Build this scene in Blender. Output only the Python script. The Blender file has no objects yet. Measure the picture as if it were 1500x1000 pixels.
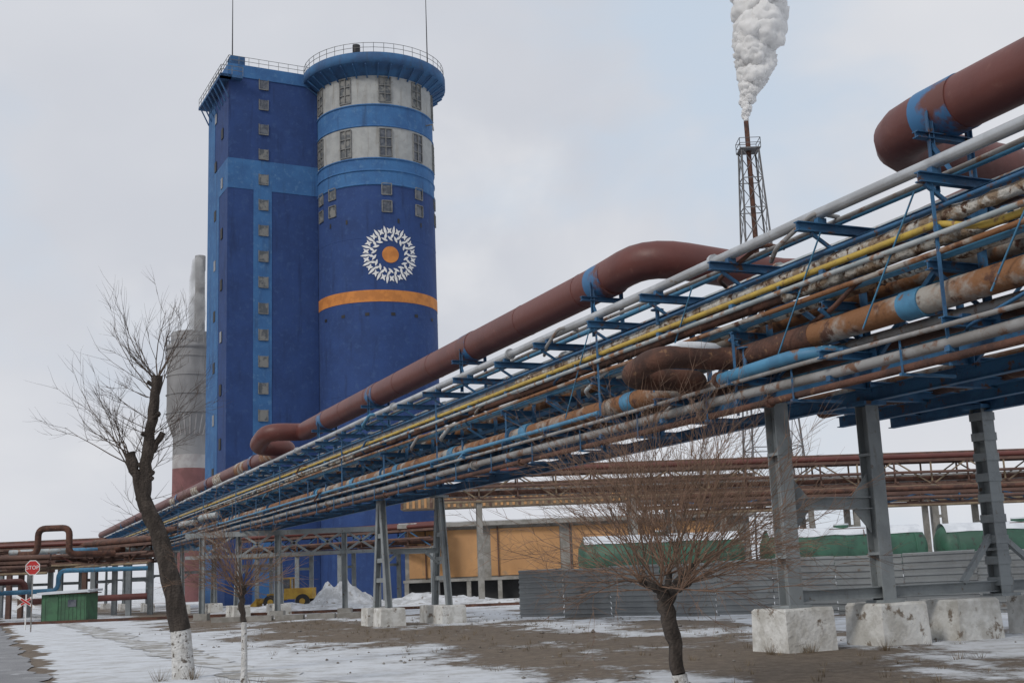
import bpy, math, random, bmesh
from mathutils import Vector, Matrix, noise
random.seed(7)
scene=bpy.context.scene
# ------------------------------------------------------------------ helpers
def g(y):
    if y<15: return 0.0
    if y<200: return -0.0065*(y-15)
    return -0.0065*185
O=Vector((5.48,24.8,0)); UV=Vector((-.4079,.9130,0)); NV=Vector((.9130,.4079,0)); Z=Vector((0,0,1))
def RK(s,w,z): 
    p=O+UV*s+NV*w
    return Vector((p.x,p.y,z))
class MB:
    def __init__(self): self.v=[];self.f=[];self.m=[];self.sm=[];self.mats=[]
    def mi(self,mat):
        if mat not in self.mats: self.mats.append(mat)
        return self.mats.index(mat)
    def add(self,vs,fs,mat,smooth=False):
        b=len(self.v); self.v+= [tuple(v) for v in vs]; k=self.mi(mat)
        for f in fs:
            self.f.append([i+b for i in f]); self.m.append(k); self.sm.append(smooth)
    def box(self,c,ex,ey,ez,mat):
        c=Vector(c);vs=[c+ex*i+ey*j+ez*k for k in(-1,1) for j in(-1,1) for i in(-1,1)]
        self.add(vs,[(0,2,3,1),(4,5,7,6),(0,1,5,4),(2,6,7,3),(0,4,6,2),(1,3,7,5)],mat)
    def abox(self,x0,x1,y0,y1,z0,z1,mat):
        self.box(((x0+x1)/2,(y0+y1)/2,(z0+z1)/2),Vector(((x1-x0)/2,0,0)),Vector((0,(y1-y0)/2,0)),Vector((0,0,(z1-z0)/2)),mat)
    def beam(self,p,q,w,h,mat,up=Z):
        p=Vector(p);q=Vector(q);d=q-p;L=d.length
        if L<1e-6:return
        d/=L; sd=d.cross(up)
        if sd.length<1e-3: sd=d.cross(Vector((1,0,0)))
        sd.normalize(); u=sd.cross(d)
        self.box((p+q)/2,d*(L/2),sd*(w/2),u*(h/2),mat)
    def ibeam(self,p,q,w,h,mat,t=.02,up=Z):
        p=Vector(p);q=Vector(q);d=(q-p).normalized(); sd=d.cross(up)
        if sd.length<1e-3: sd=d.cross(NV)
        sd.normalize();u=sd.cross(d)
        self.beam(p+u*(h/2-t/2),q+u*(h/2-t/2),w,t,mat,up)
        self.beam(p-u*(h/2-t/2),q-u*(h/2-t/2),w,t,mat,up)
        self.beam(p,q,t,h-2*t,mat,up)
    def tube(self,pts,r,mat,n=12,cap=True,smooth=True):
        pts=[Vector(p) for p in pts]
        if not hasattr(r,'__len__'): r=[r]*len(pts)
        vs=[];fs=[];prev=None
        for i,p in enumerate(pts):
            if i==0:d=pts[1]-p
            elif i==len(pts)-1:d=p-pts[i-1]
            else:d=(pts[i+1]-p).normalized()+(p-pts[i-1]).normalized()
            if d.length<1e-9:d=Vector((0,0,1))
            d.normalize()
            if prev is None:
                a=d.cross(Z)
                if a.length<1e-2:a=d.cross(Vector((1,0,0)))
            else:
                a=prev-d*prev.dot(d)
            a.normalize();prev=a;b=d.cross(a)
            for k in range(n):
                t=2*math.pi*k/n
                vs.append(p+(a*math.cos(t)+b*math.sin(t))*r[i])
        for i in range(len(pts)-1):
            for k in range(n):
                k2=(k+1)%n
                fs.append((i*n+k,i*n+k2,(i+1)*n+k2,(i+1)*n+k))
        self.add(vs,fs,mat,smooth)
        if cap and n>4:
            m=len(pts)-1
            self.add(vs[:n],[tuple(range(n))[::-1]],mat); self.add(vs[m*n:],[tuple(range(n))],mat)
    def lathe(self,c,prof,mat,n=48,smooth=True):
        vs=[];fs=[]
        for r,z in prof:
            for k in range(n):
                t=2*math.pi*k/n
                vs.append((c[0]+r*math.cos(t),c[1]+r*math.sin(t),z))
        for i in range(len(prof)-1):
            for k in range(n):
                k2=(k+1)%n
                fs.append((i*n+k,i*n+k2,(i+1)*n+k2,(i+1)*n+k))
        self.add(vs,fs,mat,smooth)
    def obj(self,name,parent=None):
        me=bpy.data.meshes.new(name); me.from_pydata(self.v,[],self.f)
        for m in self.mats: me.materials.append(m)
        me.polygons.foreach_set('material_index',self.m)
        me.polygons.foreach_set('use_smooth',self.sm)
        me.update()
        o=bpy.data.objects.new(name,me); scene.collection.objects.link(o)
        if parent: o.parent=parent
        return o
def empty(name):
    e=bpy.data.objects.new(name,None); scene.collection.objects.link(e); return e
def fillet(pts,r,n=6):
    pts=[Vector(p) for p in pts];out=[pts[0]]
    for i in range(1,len(pts)-1):
        p=pts[i];a=(pts[i-1]-p);b=(pts[i+1]-p)
        rr=min(r,a.length*.49,b.length*.49);A=p+a.normalized()*rr;B=p+b.normalized()*rr
        for k in range(n+1):
            t=k/n; out.append(A*(1-t)**2+p*2*t*(1-t)+B*t*t)
    out.append(pts[-1]);return out
# ------------------------------------------------------------------ materials
def M(name,c1,c2=None,scale=2.,lo=.42,hi=.6,c3=None,scale3=6.,lo3=.6,hi3=.68,rough=.65,metal=0.,sc=(1,1,1),bump=0.,bscale=20,amt=.25,c4=None,sc4=(1,1,.12),scale4=1.5,lo4=.55,hi4=.8):
    m=bpy.data.materials.new(name);m.use_nodes=True;nt=m.node_tree;N=nt.nodes;L=nt.links
    b=N['Principled BSDF'];b.inputs['Roughness'].default_value=rough;b.inputs['Metallic'].default_value=metal
    tc=N.new('ShaderNodeTexCoord');mp=N.new('ShaderNodeMapping');mp.inputs['Scale'].default_value=sc
    L.new(tc.outputs['Object'],mp.inputs['Vector'])
    if c2 is None: c2=tuple(x*(1-amt) for x in c1)
    def layer(prev,c,scl,l,h,seed,src=None):
        n=N.new('ShaderNodeTexNoise');n.inputs['Scale'].default_value=scl;n.inputs['Detail'].default_value=6;n.inputs['Roughness'].default_value=.62
        ad=N.new('ShaderNodeVectorMath');ad.operation='ADD';ad.inputs[1].default_value=(seed,seed*.7,seed*1.3)
        L.new((src or mp).outputs[0],ad.inputs[0]);L.new(ad.outputs[0],n.inputs['Vector'])
        mr=N.new('ShaderNodeMapRange');mr.inputs[1].default_value=l;mr.inputs[2].default_value=h;mr.interpolation_type='SMOOTHSTEP'
        L.new(n.outputs['Fac'],mr.inputs[0])
        mx=N.new('ShaderNodeMix');mx.data_type='RGBA';L.new(mr.outputs[0],mx.inputs[0])
        if isinstance(prev,tuple): mx.inputs[6].default_value=(*prev,1)
        else: L.new(prev,mx.inputs[6])
        mx.inputs[7].default_value=(*c,1);return mx.outputs[2]
    col=layer(c1,c2,scale,lo,hi,3.1)
    if c3: col=layer(col,c3,scale3,lo3,hi3,17.7)
    if c4:
        mp4=N.new('ShaderNodeMapping');mp4.inputs['Scale'].default_value=sc4;L.new(tc.outputs['Object'],mp4.inputs['Vector'])
        col=layer(col,c4,scale4,lo4,hi4,31.,mp4)
    L.new(col,b.inputs['Base Color'])
    if bump:
        n=N.new('ShaderNodeTexNoise');n.inputs['Scale'].default_value=bscale;n.inputs['Detail'].default_value=5
        L.new(tc.outputs['Object'],n.inputs['Vector'])
        bp=N.new('ShaderNodeBump');bp.inputs['Strength'].default_value=bump;bp.inputs['Distance'].default_value=.05
        L.new(n.outputs['Fac'],bp.inputs['Height']);L.new(bp.outputs[0],b.inputs['Normal'])
    return m
navy=M('navy_paint',(.022,.058,.19),(.018,.047,.155),.35,.35,.65,(.032,.073,.20),1.5,.52,.7,rough=.85,bump=.5,bscale=3,c4=(.013,.034,.115),lo4=.52,hi4=.75,scale4=1.2)
lblue=M('light_blue_paint',(.045,.15,.34),(.035,.115,.28),.4,.35,.65,(.075,.18,.35),1.5,.52,.7,rough=.85,bump=.5,bscale=3,c4=(.03,.085,.20),lo4=.52,hi4=.75,scale4=1.2)
capblue=M('cap_blue_paint',(.04,.13,.28),(.035,.09,.20),.6,.35,.65,rough=.8,c4=(.05,.07,.11))
greywhite=M('grey_white_render',(.38,.39,.385),(.31,.32,.32),.8,.35,.65,(.25,.24,.22),2,.6,.72,rough=.85,c4=(.24,.23,.21),lo4=.52,hi4=.78,scale4=1.6)
orange=M('orange_paint',(.58,.22,.05),(.46,.17,.04),.8,rough=.75)
whitep=M('white_paint',(.75,.75,.74),amt=.12,rough=.7)
glass=M('window_glass',(.05,.06,.08),(.12,.13,.15),1.2,rough=.25)
wframe=M('window_frame',(.20,.20,.195),amt=.3)
palewin=M('pale_window',(.20,.20,.19),(.08,.09,.10),.9,.45,.55)
dark=M('dark_opening',(.02,.02,.022))
steelb=M('blue_steel_paint',(.035,.13,.26),(.025,.085,.18),1.2,.4,.6,(.11,.055,.035),4,.57,.66,rough=.6,bump=.2)
red=M('red_oxide_pipe',(.135,.040,.032),(.105,.031,.026),.5,.4,.65,(.17,.065,.05),3,.58,.75,rough=.5,bump=.15,bscale=6)
redpatch=M('pipe_blue_overspray',(.035,.14,.30),(.12,.042,.034),1.1,.44,.56,rough=.55)
silver=M('galvanised_pipe',(.50,.52,.54),(.38,.39,.40),1.,.4,.6,(.25,.2,.16),3,.62,.7,rough=.4,metal=.5)
yellow=M('yellow_gas_pipe',(.50,.35,.06),(.38,.26,.06),2,.4,.65,(.22,.12,.05),7,.57,.66,rough=.55)
insul=M('torn_insulation',(.52,.50,.46),(.26,.19,.13),2.2,.44,.56,(.10,.055,.035),5,.54,.60,rough=.95,bump=1,bscale=12)
rustp=M('rusty_pipe',(.34,.32,.29),(.22,.10,.042),.8,.40,.54,(.085,.036,.022),2.6,.53,.64,rough=.8,bump=.3)
rustd=M('dark_rusty_pipe',(.12,.054,.036),(.06,.030,.023),1.5,.4,.6,(.22,.12,.065),5,.6,.7,rough=.85,bump=.4)
greyp=M('grey_pipe',(.30,.30,.30),(.22,.21,.20),1.5,.4,.6,(.17,.09,.055),3,.54,.64,rough=.6)
bluepipe=M('sky_blue_pipe',(.07,.24,.40),(.055,.18,.31),1.5,.4,.6,(.16,.09,.06),4,.58,.67,rough=.55)
palepipe=M('pale_pipe',(.40,.43,.44),(.28,.32,.33),1.2,.4,.6,(.24,.12,.06),2.5,.53,.62,rough=.6)
colgrey=M('column_grey_paint',(.25,.275,.285),(.20,.22,.23),1.2,.4,.6,(.13,.09,.065),4,.62,.70,rough=.65,bump=.15,c4=(.15,.14,.13),sc4=(1,1,.2),scale4=6)
concw=M('whitewashed_concrete',(.64,.64,.62),(.46,.45,.42),2.2,.4,.62,(.20,.165,.13),3,.57,.66,rough=.9,bump=.6,bscale=10)
conc=M('concrete',(.30,.29,.27),(.22,.21,.19),1.5,.4,.6,rough=.9,bump=.4)
fencem=M('grey_fence_sheet',(.25,.265,.27),(.20,.21,.215),.7,.35,.65,(.14,.11,.085),2,.60,.72,rough=.6,c4=(.15,.145,.14),sc4=(1,1,.3),scale4=2)
green=M('green_wagon_paint',(.035,.11,.07),(.025,.075,.05),.8,.4,.6,(.03,.035,.03),2,.55,.7,rough=.55)
snow=M('snow',(.66,.69,.73),(.56,.59,.63),1.,.4,.6,rough=.8,bump=.5,bscale=6)
dsnow=M('dirty_snow',(.60,.62,.65),(.40,.41,.42),1.,.4,.6,(.2,.17,.14),2,.58,.68,rough=.85,bump=.8,bscale=4)
rustst=M('rusty_steel',(.14,.080,.062),(.10,.058,.048),1.,.4,.6,(.20,.14,.11),2,.6,.7,rough=.85)
mastm=M('mast_grey_steel',(.16,.165,.175),(.12,.115,.115),1.,.4,.6,rough=.8)
tanst=M('tan_steel',(.26,.20,.13),(.18,.13,.09),1.,.4,.6,rough=.85)
ochre=M('ochre_wall',(.56,.31,.14),(.47,.26,.12),.3,.4,.6,(.36,.24,.15),1,.58,.75,rough=.9,c4=(.36,.22,.12))
stackg=M('stack_grey',(.27,.27,.275),(.20,.20,.205),.3,.4,.6,rough=.9,sc=(1,1,.3))
stackr=M('stack_red',(.22,.10,.10),(.17,.08,.08),.5,rough=.9)
stackw=M('stack_white',(.40,.39,.39),(.33,.31,.31),.5,rough=.9)
bark=M('bark',(.035,.027,.022),(.075,.06,.05),9,.4,.62,rough=.95,sc=(1,1,.3),bump=1,bscale=25)
twig=M('twig_bark',(.10,.07,.052),(.065,.048,.04),3,rough=.9)
twigo=M('orange_twig_bark',(.25,.155,.105),(.13,.085,.06),3,rough=.9)
white_wash=M('whitewashed_bark',(.66,.66,.65),(.50,.49,.47),6,.4,.62,(.13,.11,.09),12,.56,.62,rough=.95,bump=1,bscale=25)
loady=M('yellow_vehicle_paint',(.45,.28,.04),(.35,.2,.03),2)
rubber=M('rubber',(.02,.02,.02))
shackm=M('shack_green_paint',(.05,.14,.07),(.04,.10,.055),1.5)
signred=M('sign_red',(.45,.02,.02),amt=.1)
# ------------------------------------------------------------------ world, sun, camera
SUNAZ=Vector((-.60,-.70,0)).normalized();SUNEL=math.radians(36)
w=bpy.data.worlds.new('World');scene.world=w;w.use_nodes=True;nt=w.node_tree;N=nt.nodes;L=nt.links
bg=N['Background'];bg.inputs['Strength'].default_value=.1
sky=N.new('ShaderNodeTexSky');sky.sky_type='NISHITA';sky.sun_disc=False;sky.sun_elevation=SUNEL;sky.sun_rotation=math.atan2(SUNAZ.x,SUNAZ.y)%(2*math.pi)
sky.air_density=1.;sky.dust_density=2.
tc=N.new('ShaderNodeTexCoord')
def wn(scale,det,sc,off,ro=.55,dist=0):
    mp=N.new('ShaderNodeMapping');mp.inputs['Scale'].default_value=sc;mp.inputs['Location'].default_value=off
    L.new(tc.outputs['Generated'],mp.inputs[0]);n=N.new('ShaderNodeTexNoise');n.inputs['Scale'].default_value=scale;n.inputs['Detail'].default_value=det;n.inputs['Roughness'].default_value=ro
    n.inputs['Distortion'].default_value=dist
    L.new(mp.outputs[0],n.inputs['Vector']);return n.outputs['Fac']
def wmr(src,a,b):
    r=N.new('ShaderNodeMapRange');r.inputs[1].default_value=a;r.inputs[2].default_value=b;r.interpolation_type='SMOOTHSTEP';L.new(src,r.inputs[0]);return r.outputs[0]
def wmix(f,a,b):
    x=N.new('ShaderNodeMix');x.data_type='RGBA'
    if isinstance(f,float): x.inputs[0].default_value=f
    else: L.new(f,x.inputs[0])
    for i,q in ((6,a),(7,b)):
        if isinstance(q,tuple): x.inputs[i].default_value=(*q,1)
        else: L.new(q,x.inputs[i])
    return x.outputs[2]
n1=wn(2.6,6,(1,1,1.5),(.9,.1,.15),.5,.3); n2=wn(1.6,5,(1,1,1.3),(4.2,1.,2.),.5,.2);n3=wn(5,6,(1,1,1.2),(2.2,7.,1.),.5,.3)
clouds=wmix(wmr(n2,.33,.65),(5.9,6.15,6.75),(7.2,7.35,7.75))
clouds=wmix(wmr(n3,.5,.8),clouds,(7.5,7.6,7.9))
blue=wmix(.88,sky.outputs[0],(6.1,7.0,8.1))
L.new(wmix(wmr(n1,.30,.50),blue,clouds),bg.inputs['Color'])
sd=bpy.data.lights.new('sun','SUN');sd.energy=1.4;sd.angle=math.radians(12);sd.color=(1,.95,.88)
so=bpy.data.objects.new('sun',sd);scene.collection.objects.link(so)
sv=Vector((SUNAZ.x*math.cos(SUNEL),SUNAZ.y*math.cos(SUNEL),math.sin(SUNEL)))
so.rotation_euler=sv.to_track_quat('Z','Y').to_euler()
cd=bpy.data.cameras.new('camera');cam=bpy.data.objects.new('camera',cd);scene.collection.objects.link(cam);scene.camera=cam
cd.sensor_width=36;cd.lens=1740/1500*36;cd.clip_end=5000
th=math.atan(338/1740);ph=math.radians(2.25)
F=Vector((0,math.cos(th),math.sin(th)));U0=Vector((0,-math.sin(th),math.cos(th)));R0=Vector((1,0,0))
UU=U0*math.cos(ph)+R0*math.sin(ph);RR=R0*math.cos(ph)-U0*math.sin(ph)
mt=Matrix.Identity(4)
for i in range(3): mt[i][0]=RR[i];mt[i][1]=UU[i];mt[i][2]=-F[i]
mt.translation=Vector((0,0,1.7));cam.matrix_world=mt
scene.view_settings.view_transform='Standard'
# ------------------------------------------------------------------ ground
def ground_mat():
    m=bpy.data.materials.new('patchy_snow_ground');m.use_nodes=True;nt=m.node_tree;N=nt.nodes;L=nt.links;b=N['Principled BSDF']
    tc=N.new('ShaderNodeTexCoord')
    def nz(s,d=8,r=.6,off=(0,0,0),sc=(1,1,1),rot=0):
        mp=N.new('ShaderNodeMapping');mp.inputs['Location'].default_value=off;mp.inputs['Scale'].default_value=sc;mp.inputs['Rotation'].default_value=(0,0,rot)
        L.new(tc.outputs['Object'],mp.inputs[0]);n=N.new('ShaderNodeTexNoise');n.inputs['Scale'].default_value=s;n.inputs['Detail'].default_value=d;n.inputs['Roughness'].default_value=r
        L.new(mp.outputs[0],n.inputs['Vector']);return n.outputs['Fac']
    def math_(op,a,bb):
        n=N.new('ShaderNodeMath');n.operation=op
        for i,x in enumerate((a,bb)):
            if isinstance(x,(int,float)): n.inputs[i].default_value=x
            else: L.new(x,n.inputs[i])
        return n.outputs[0]
    dt=N.new('ShaderNodeVectorMath');dt.operation='DOT_PRODUCT';dt.inputs[1].default_value=(NV.x,NV.y,0);L.new(tc.outputs['Object'],dt.inputs[0])
    w0=O.dot(NV)
    mr=N.new('ShaderNodeMapRange');mr.inputs[1].default_value=w0-20;mr.inputs[2].default_value=w0+20;L.new(math_('ADD',dt.outputs['Value'],math_('MULTIPLY',math_('SUBTRACT',nz(.25,3),.5),3.)),mr.inputs[0])
    cr=N.new('ShaderNodeValToRGB');e=cr.color_ramp.elements
    def W(x): return (x+20)/40
    e[0].position=W(-14.2);e[0].color=(.1,)*3+(1,)
    e[1].position=W(-13);e[1].color=(.80,)*3+(1,)
    for x,v in ((-11,.70),(-9,.66),(-7.6,.60),(-5.8,.54),(-3.6,.46),(-1.2,.46),(2,.54),(8,.56),(14,.62)):
        q=e.new(W(x));q.color=(v,v,v,1)
    L.new(mr.outputs[0],cr.inputs[0])
    mix=math_('ADD',math_('ADD',math_('MULTIPLY',nz(.26,8,.66,(3,1,0),(1,.5,1),.42),.80),math_('MULTIPLY',nz(2.0,9,.75,(9,4,0)),.26)),math_('MULTIPLY',nz(14,5,.75),.10))
    mix=math_('SUBTRACT',mix,.08)
    t=math_('ADD',mix,math_('SUBTRACT',cr.outputs[0],.5))
    sf=N.new('ShaderNodeMapRange');sf.inputs[1].default_value=.50;sf.inputs[2].default_value=.565;sf.interpolation_type='SMOOTHSTEP';L.new(t,sf.inputs[0])
    d1=N.new('ShaderNodeMix');d1.data_type='RGBA';d1.inputs[6].default_value=(.085,.062,.044,1);d1.inputs[7].default_value=(.22,.175,.13,1)
    rr=N.new('ShaderNodeMapRange');rr.inputs[1].default_value=.35;rr.inputs[2].default_value=.65;L.new(nz(4,9,.8,(5,5,0)),rr.inputs[0]);L.new(rr.outputs[0],d1.inputs[0])
    s1=N.new('ShaderNodeMix');s1.data_type='RGBA';s1.inputs[6].default_value=(.66,.69,.73,1);s1.inputs[7].default_value=(.38,.375,.365,1)
    r3=N.new('ShaderNodeMapRange');r3.inputs[1].default_value=.45;r3.inputs[2].default_value=.70;L.new(nz(1.4,9,.75,(1,8,0)),r3.inputs[0]);L.new(r3.outputs[0],s1.inputs[0])
    mm=N.new('ShaderNodeMix');mm.data_type='RGBA';L.new(sf.outputs[0],mm.inputs[0]);L.new(d1.outputs[2],mm.inputs[6]);L.new(s1.outputs[2],mm.inputs[7])
    L.new(mm.outputs[2],b.inputs['Base Color']);b.inputs['Roughness'].default_value=.85
    bp=N.new('ShaderNodeBump');bp.inputs['Strength'].default_value=.8;bp.inputs['Distance'].default_value=.08
    L.new(math_('ADD',math_('MULTIPLY',nz(9,9,.75),.6),math_('MULTIPLY',sf.outputs[0],.5)),bp.inputs['Height']);L.new(bp.outputs[0],b.inputs['Normal'])
    return m
gm=ground_mat()
mb=MB()
ys=[-300,0,15,200,2500];xs=[-1500,0,1500]
vs=[(x,y,g(y)) for y in ys for x in xs];fs=[(j*3+i,j*3+i+1,j*3+i+4,j*3+i+3) for j in range(4) for i in range(2)]
mb.add(vs,fs,gm);mb.obj('ground')
def strip(name,w0,w1,s0,s1,off,mat,step=2.,jit=0):
    mb=MB();s=s0;vs=[];rows=0
    while s<=s1:
        for k in range(3):
            ww=w0+(w1-w0)*k/2+(noise.noise(Vector((s*.35,k*9.,w0)))*jit+noise.noise(Vector((s*1.7,k*9.,w0)))*jit*.4 if k!=1 else 0)
            p=RK(s,ww,0);vs.append((p.x,p.y,g(p.y)+off))
        rows+=1;s+=step
    fs=[(j*3+i,j*3+i+1,j*3+i+4,j*3+i+3) for j in range(rows-1) for i in range(2)]
    mb.add(vs,fs,mat);return mb.obj(name)
asph=M('wet_asphalt',(.12,.12,.125),(.18,.18,.185),.7,.4,.6,(.42,.43,.45),1.6,.58,.70,rough=.45,bump=.3,bscale=40)
pathm=M('gravel_path',(.34,.33,.31),(.25,.235,.21),1.3,.4,.6,(.56,.58,.60),1.5,.45,.56,rough=.9,bump=.4,bscale=25)
strip('asphalt_road',-22,-13.9,-60,260,.02,asph,.5,jit=.5)
strip('footpath',-10.6,-9.5,-60,200,.012,pathm,.3,jit=.6)
# ------------------------------------------------------------------ prilling tower
tower=empty('prilling_tower')
TC=(-17.5,153.0);DR=Vector((.1136,-.9935,0));RT=Vector((.9935,.1136,0))
def cp(ang,z,R=7.8):
    a=math.radians(ang);v=DR*math.cos(a)+RT*math.sin(a)
    return Vector((TC[0]+v.x*R,TC[1]+v.y*R,z))
zb=-1.2
mb=MB();R=7.8
for z0,z1,m in ((zb,51.2,navy),(51.2,54.6,lblue),(54.6,59.0,greywhite),(59.0,61.9,lblue),(61.9,65.9,greywhite)):
    mb.lathe(TC,[(R,z0),(R,z1)],m,96)
for z in (51.1,53.0,54.6,59.0,61.9): mb.lathe(TC,[(R,z-.12),(R+.12,z-.08),(R+.12,z+.08),(R,z+.12)],lblue,96)
for z in (8,16,24,44): mb.lathe(TC,[(R,z-.05),(R+.025,z-.03),(R+.025,z+.03),(R,z+.05)],navy,96)
mb.lathe(TC,[(R,65.9),(R+.15,66.0),(9.2,66.9),(9.7,67.0),(9.7,68.3),(9.5,68.45),(0,68.6)],capblue,96)
for k in range(36):
    a=math.radians(k*10);v=Vector((math.cos(a),math.sin(a),0))
    c=Vector((TC[0],TC[1],0))
    mb.beam(c+v*7.85+Z*65.6,c+v*9.6+Z*66.8,.14,.2,capblue)
mb.obj('cylinder_shell',tower)
mb=MB()
def patch(a0,a1,z0,z1,R,mat,n=6):
    vs=[];
    for i in range(n+1):
        a=a0+(a1-a0)*i/n;vs.append(cp(a,z0,R));vs.append(cp(a,z1,R))
    mb.add(vs,[(2*i,2*i+2,2*i+3,2*i+1) for i in range(n)],mat)
patch(-180,180,35.7,37.2,R+.03,orange,120)
def cwin(a,z0,z1,wd,mat=glass,mul=2):
    h=math.degrees(wd/2/R)
    patch(a-h,a+h,z0,z1,R+.03,mat,3)
    v=DR*math.cos(math.radians(a))+RT*math.sin(math.radians(a));t=Z.cross(v)
    t.normalize()
    for sx in [-1,1]+([0] if mul>1 else []):
        c=cp(a+h*sx,(z0+z1)/2,R+.06);mb.box(c,t*.06,v*.09,Z*((z1-z0)/2),wframe)
    for k in range(mul+1):
        c=cp(a,z0+(z1-z0)*k/mul,R+.06);mb.box(c,t*(wd/2),v*.08,Z*.05,wframe)
for a in (-66,-29,10,45,82,120,160,200,240):
    cwin(a,62.3,65.7,1.6,palewin,3);cwin(a,54.9,58.6,1.6,palewin if a<0 else glass,3)
    for zz in (47.4,49.7): cwin(a-(17 if a<-20 and a>-40 else 0),zz,zz+1.5,1.25,palewin if a<0 else glass,1)
for a in range(-60,90,24):
    patch(a,a+4,33.9,34.3,R+.04,dark,2)
for a in (-50,-30,20,46): patch(a,a+2,46.,46.6,R+.04,dark,2)
ea,ez=12.5,41.8
def leafpt(x,y,o=.05): return cp(ea+math.degrees(x/R),ez+y,R+o)
def leaf(rad,ang,ln,wd,tw,o=.05):
    ca=math.cos(ang+tw);sa=math.sin(ang+tw);bx,by=rad*math.cos(ang),rad*math.sin(ang)
    prof=[(0,0),(.2,.6),(.45,1),(.75,.65),(1,0),(.75,-.65),(.45,-1),(.2,-.6)]
    vs=[]
    for l,wq in prof:
        X=bx+ca*l*ln-sa*wq*wd/2;Y=by+sa*l*ln+ca*wq*wd/2;vs.append(leafpt(X,Y,o))
    mb.add(vs,[tuple(range(8))],whitep)
for k in range(18):
    A=2*math.pi*k/18
    leaf(1.80,A,.95,.33,.95,.05);leaf(2.05,A+.17,1.0,.33,-.55,.054)
    leaf(2.55,A+.02,1.3,.36,.05,.058);leaf(2.75,A+.10,1.0,.33,.75,.062);leaf(2.75,A-.06+.02,.95,.33,-.75,.066)
for i in range(4):
    r0,r1=i*.27,(i+1)*.27;vs=[];n=32
    for k in range(n): vs+=[leafpt(r0*math.cos(k*math.pi/16),r0*math.sin(k*math.pi/16)),leafpt(r1*math.cos(k*math.pi/16),r1*math.sin(k*math.pi/16))]
    mb.add(vs,[(2*k,2*k+1,(2*k+3)%(2*n),(2*k+2)%(2*n)) for k in range(n)],orange)
mb.obj('windows_and_emblem',tower)
P0=Vector((-35.5,145,0));E1=Vector((.888,.46,0)).normalized();E2=Vector((-.46,.888,0)).normalized()
L1,L2=11.9,11.0;ZT=68.3
def BP(a,b,z): p=P0+E1*a+E2*b;return Vector((p.x,p.y,z))
mb=MB()
def bx(a0,a1,b0,b1,z0,z1,m): mb.box(BP((a0+a1)/2,(b0+b1)/2,(z0+z1)/2),E1*((a1-a0)/2),E2*((b1-b0)/2),Z*((z1-z0)/2),m)
bx(0,L1,0,L2,zb,66.6,navy);bx(-.1,L1+.1,-.1,L2+.1,66.6,ZT,lblue)
bx(-.04,L1+.04,-.04,L2+.04,51.4,55.4,lblue)
bx(3.3,5.7,-.05,0,zb,51.4,lblue)
bx(-.05,0,4.6,L2,zb,51.4,lblue);bx(-.05,0,.0,1.6,zb,51.4,navy)
bx(-.05,0,7.2,L2,55.4,66.6,lblue)
def bwin(a,z,w_=1.2,h=1.35,mat=palewin):
    bx(a-w_/2,a+w_/2,-.07,-.052,z-h/2,z+h/2,mat)
    for q in (-1,1): bx(a+q*w_/2-.05,a+q*w_/2+.05,-.12,-.052,z-h/2-.05,z+h/2+.05,wframe)
    bx(a-w_/2,a+w_/2,-.2,-.052,z-h/2-.1,z-h/2,wframe)
for i in range(17):
    bwin(4.6,66.6-3.42*i if i else 66.0,mat=palewin if i>2 else glass)
for i in range(18):
    z=63-3.4*i
    mb.box(BP(-.08,3.0 if i%2 else 6.6,z),E2*.5,E1*.03,Z*.7,dark if i%3 else glass)
mb.obj('stair_block',tower)
mb=MB()
bx(-1.3,0.2,-1.0,L2+.8,66.0,66.35,capblue);bx(-1.3,1.6,-1.0,-.1,66.0,66.35,capblue)
for b in range(8):
    mb.beam(BP(-.05,b*1.55,63.6),BP(-1.25,b*1.55,66.0),.12,.15,capblue)
def rail(pts,h=1.15,mat=wframe,posts=1.3,t=.05):
    for i in range(len(pts)-1):
        p,q=pts[i],pts[i+1]
        for hh in (h,h*.5): mb.beam(p+Z*hh,q+Z*hh,t,t,mat)
        n=max(1,int((q-p).length/posts))
        for k in range(n+1):
            c=p.lerp(q,k/n);mb.beam(c,c+Z*h,t,t,mat)
rail([BP(1.6,-1,66.35),BP(-1.25,-1,66.35),BP(-1.25,L2+.7,66.35)])
rail([BP(L1,0,ZT),BP(0,0,ZT),BP(0,L2,ZT),BP(L1,L2,ZT)])
rail([cp(a,68.45,9.5) for a in range(0,361,8)],1.25)
bx(.3,2.2,.3,2.0,ZT,ZT+1.3,capblue)
c=cp(-50,68.4,7);mb.lathe((c.x,c.y),[(.6,68.4),(.6,69.6),(0,69.9)],wframe,10)
c=cp(-15,68.4,8.6);mb.lathe((c.x,c.y),[(.5,68.4),(.5,69.8),(0,70)],dark,10)
mb.tube([BP(.6,.6,ZT),BP(.6,.6,ZT+12)],[.09,.04],dark,6)
c=cp(52,68.4,9);mb.tube([c,c+Z*12],[.09,.04],dark,6)
mb.tube([cp(60,60.5,7.8),cp(60,60.5,8.8),cp(60,59.6,8.9)],.1,wframe,6)
mb.obj('roof_railings',tower)
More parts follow.
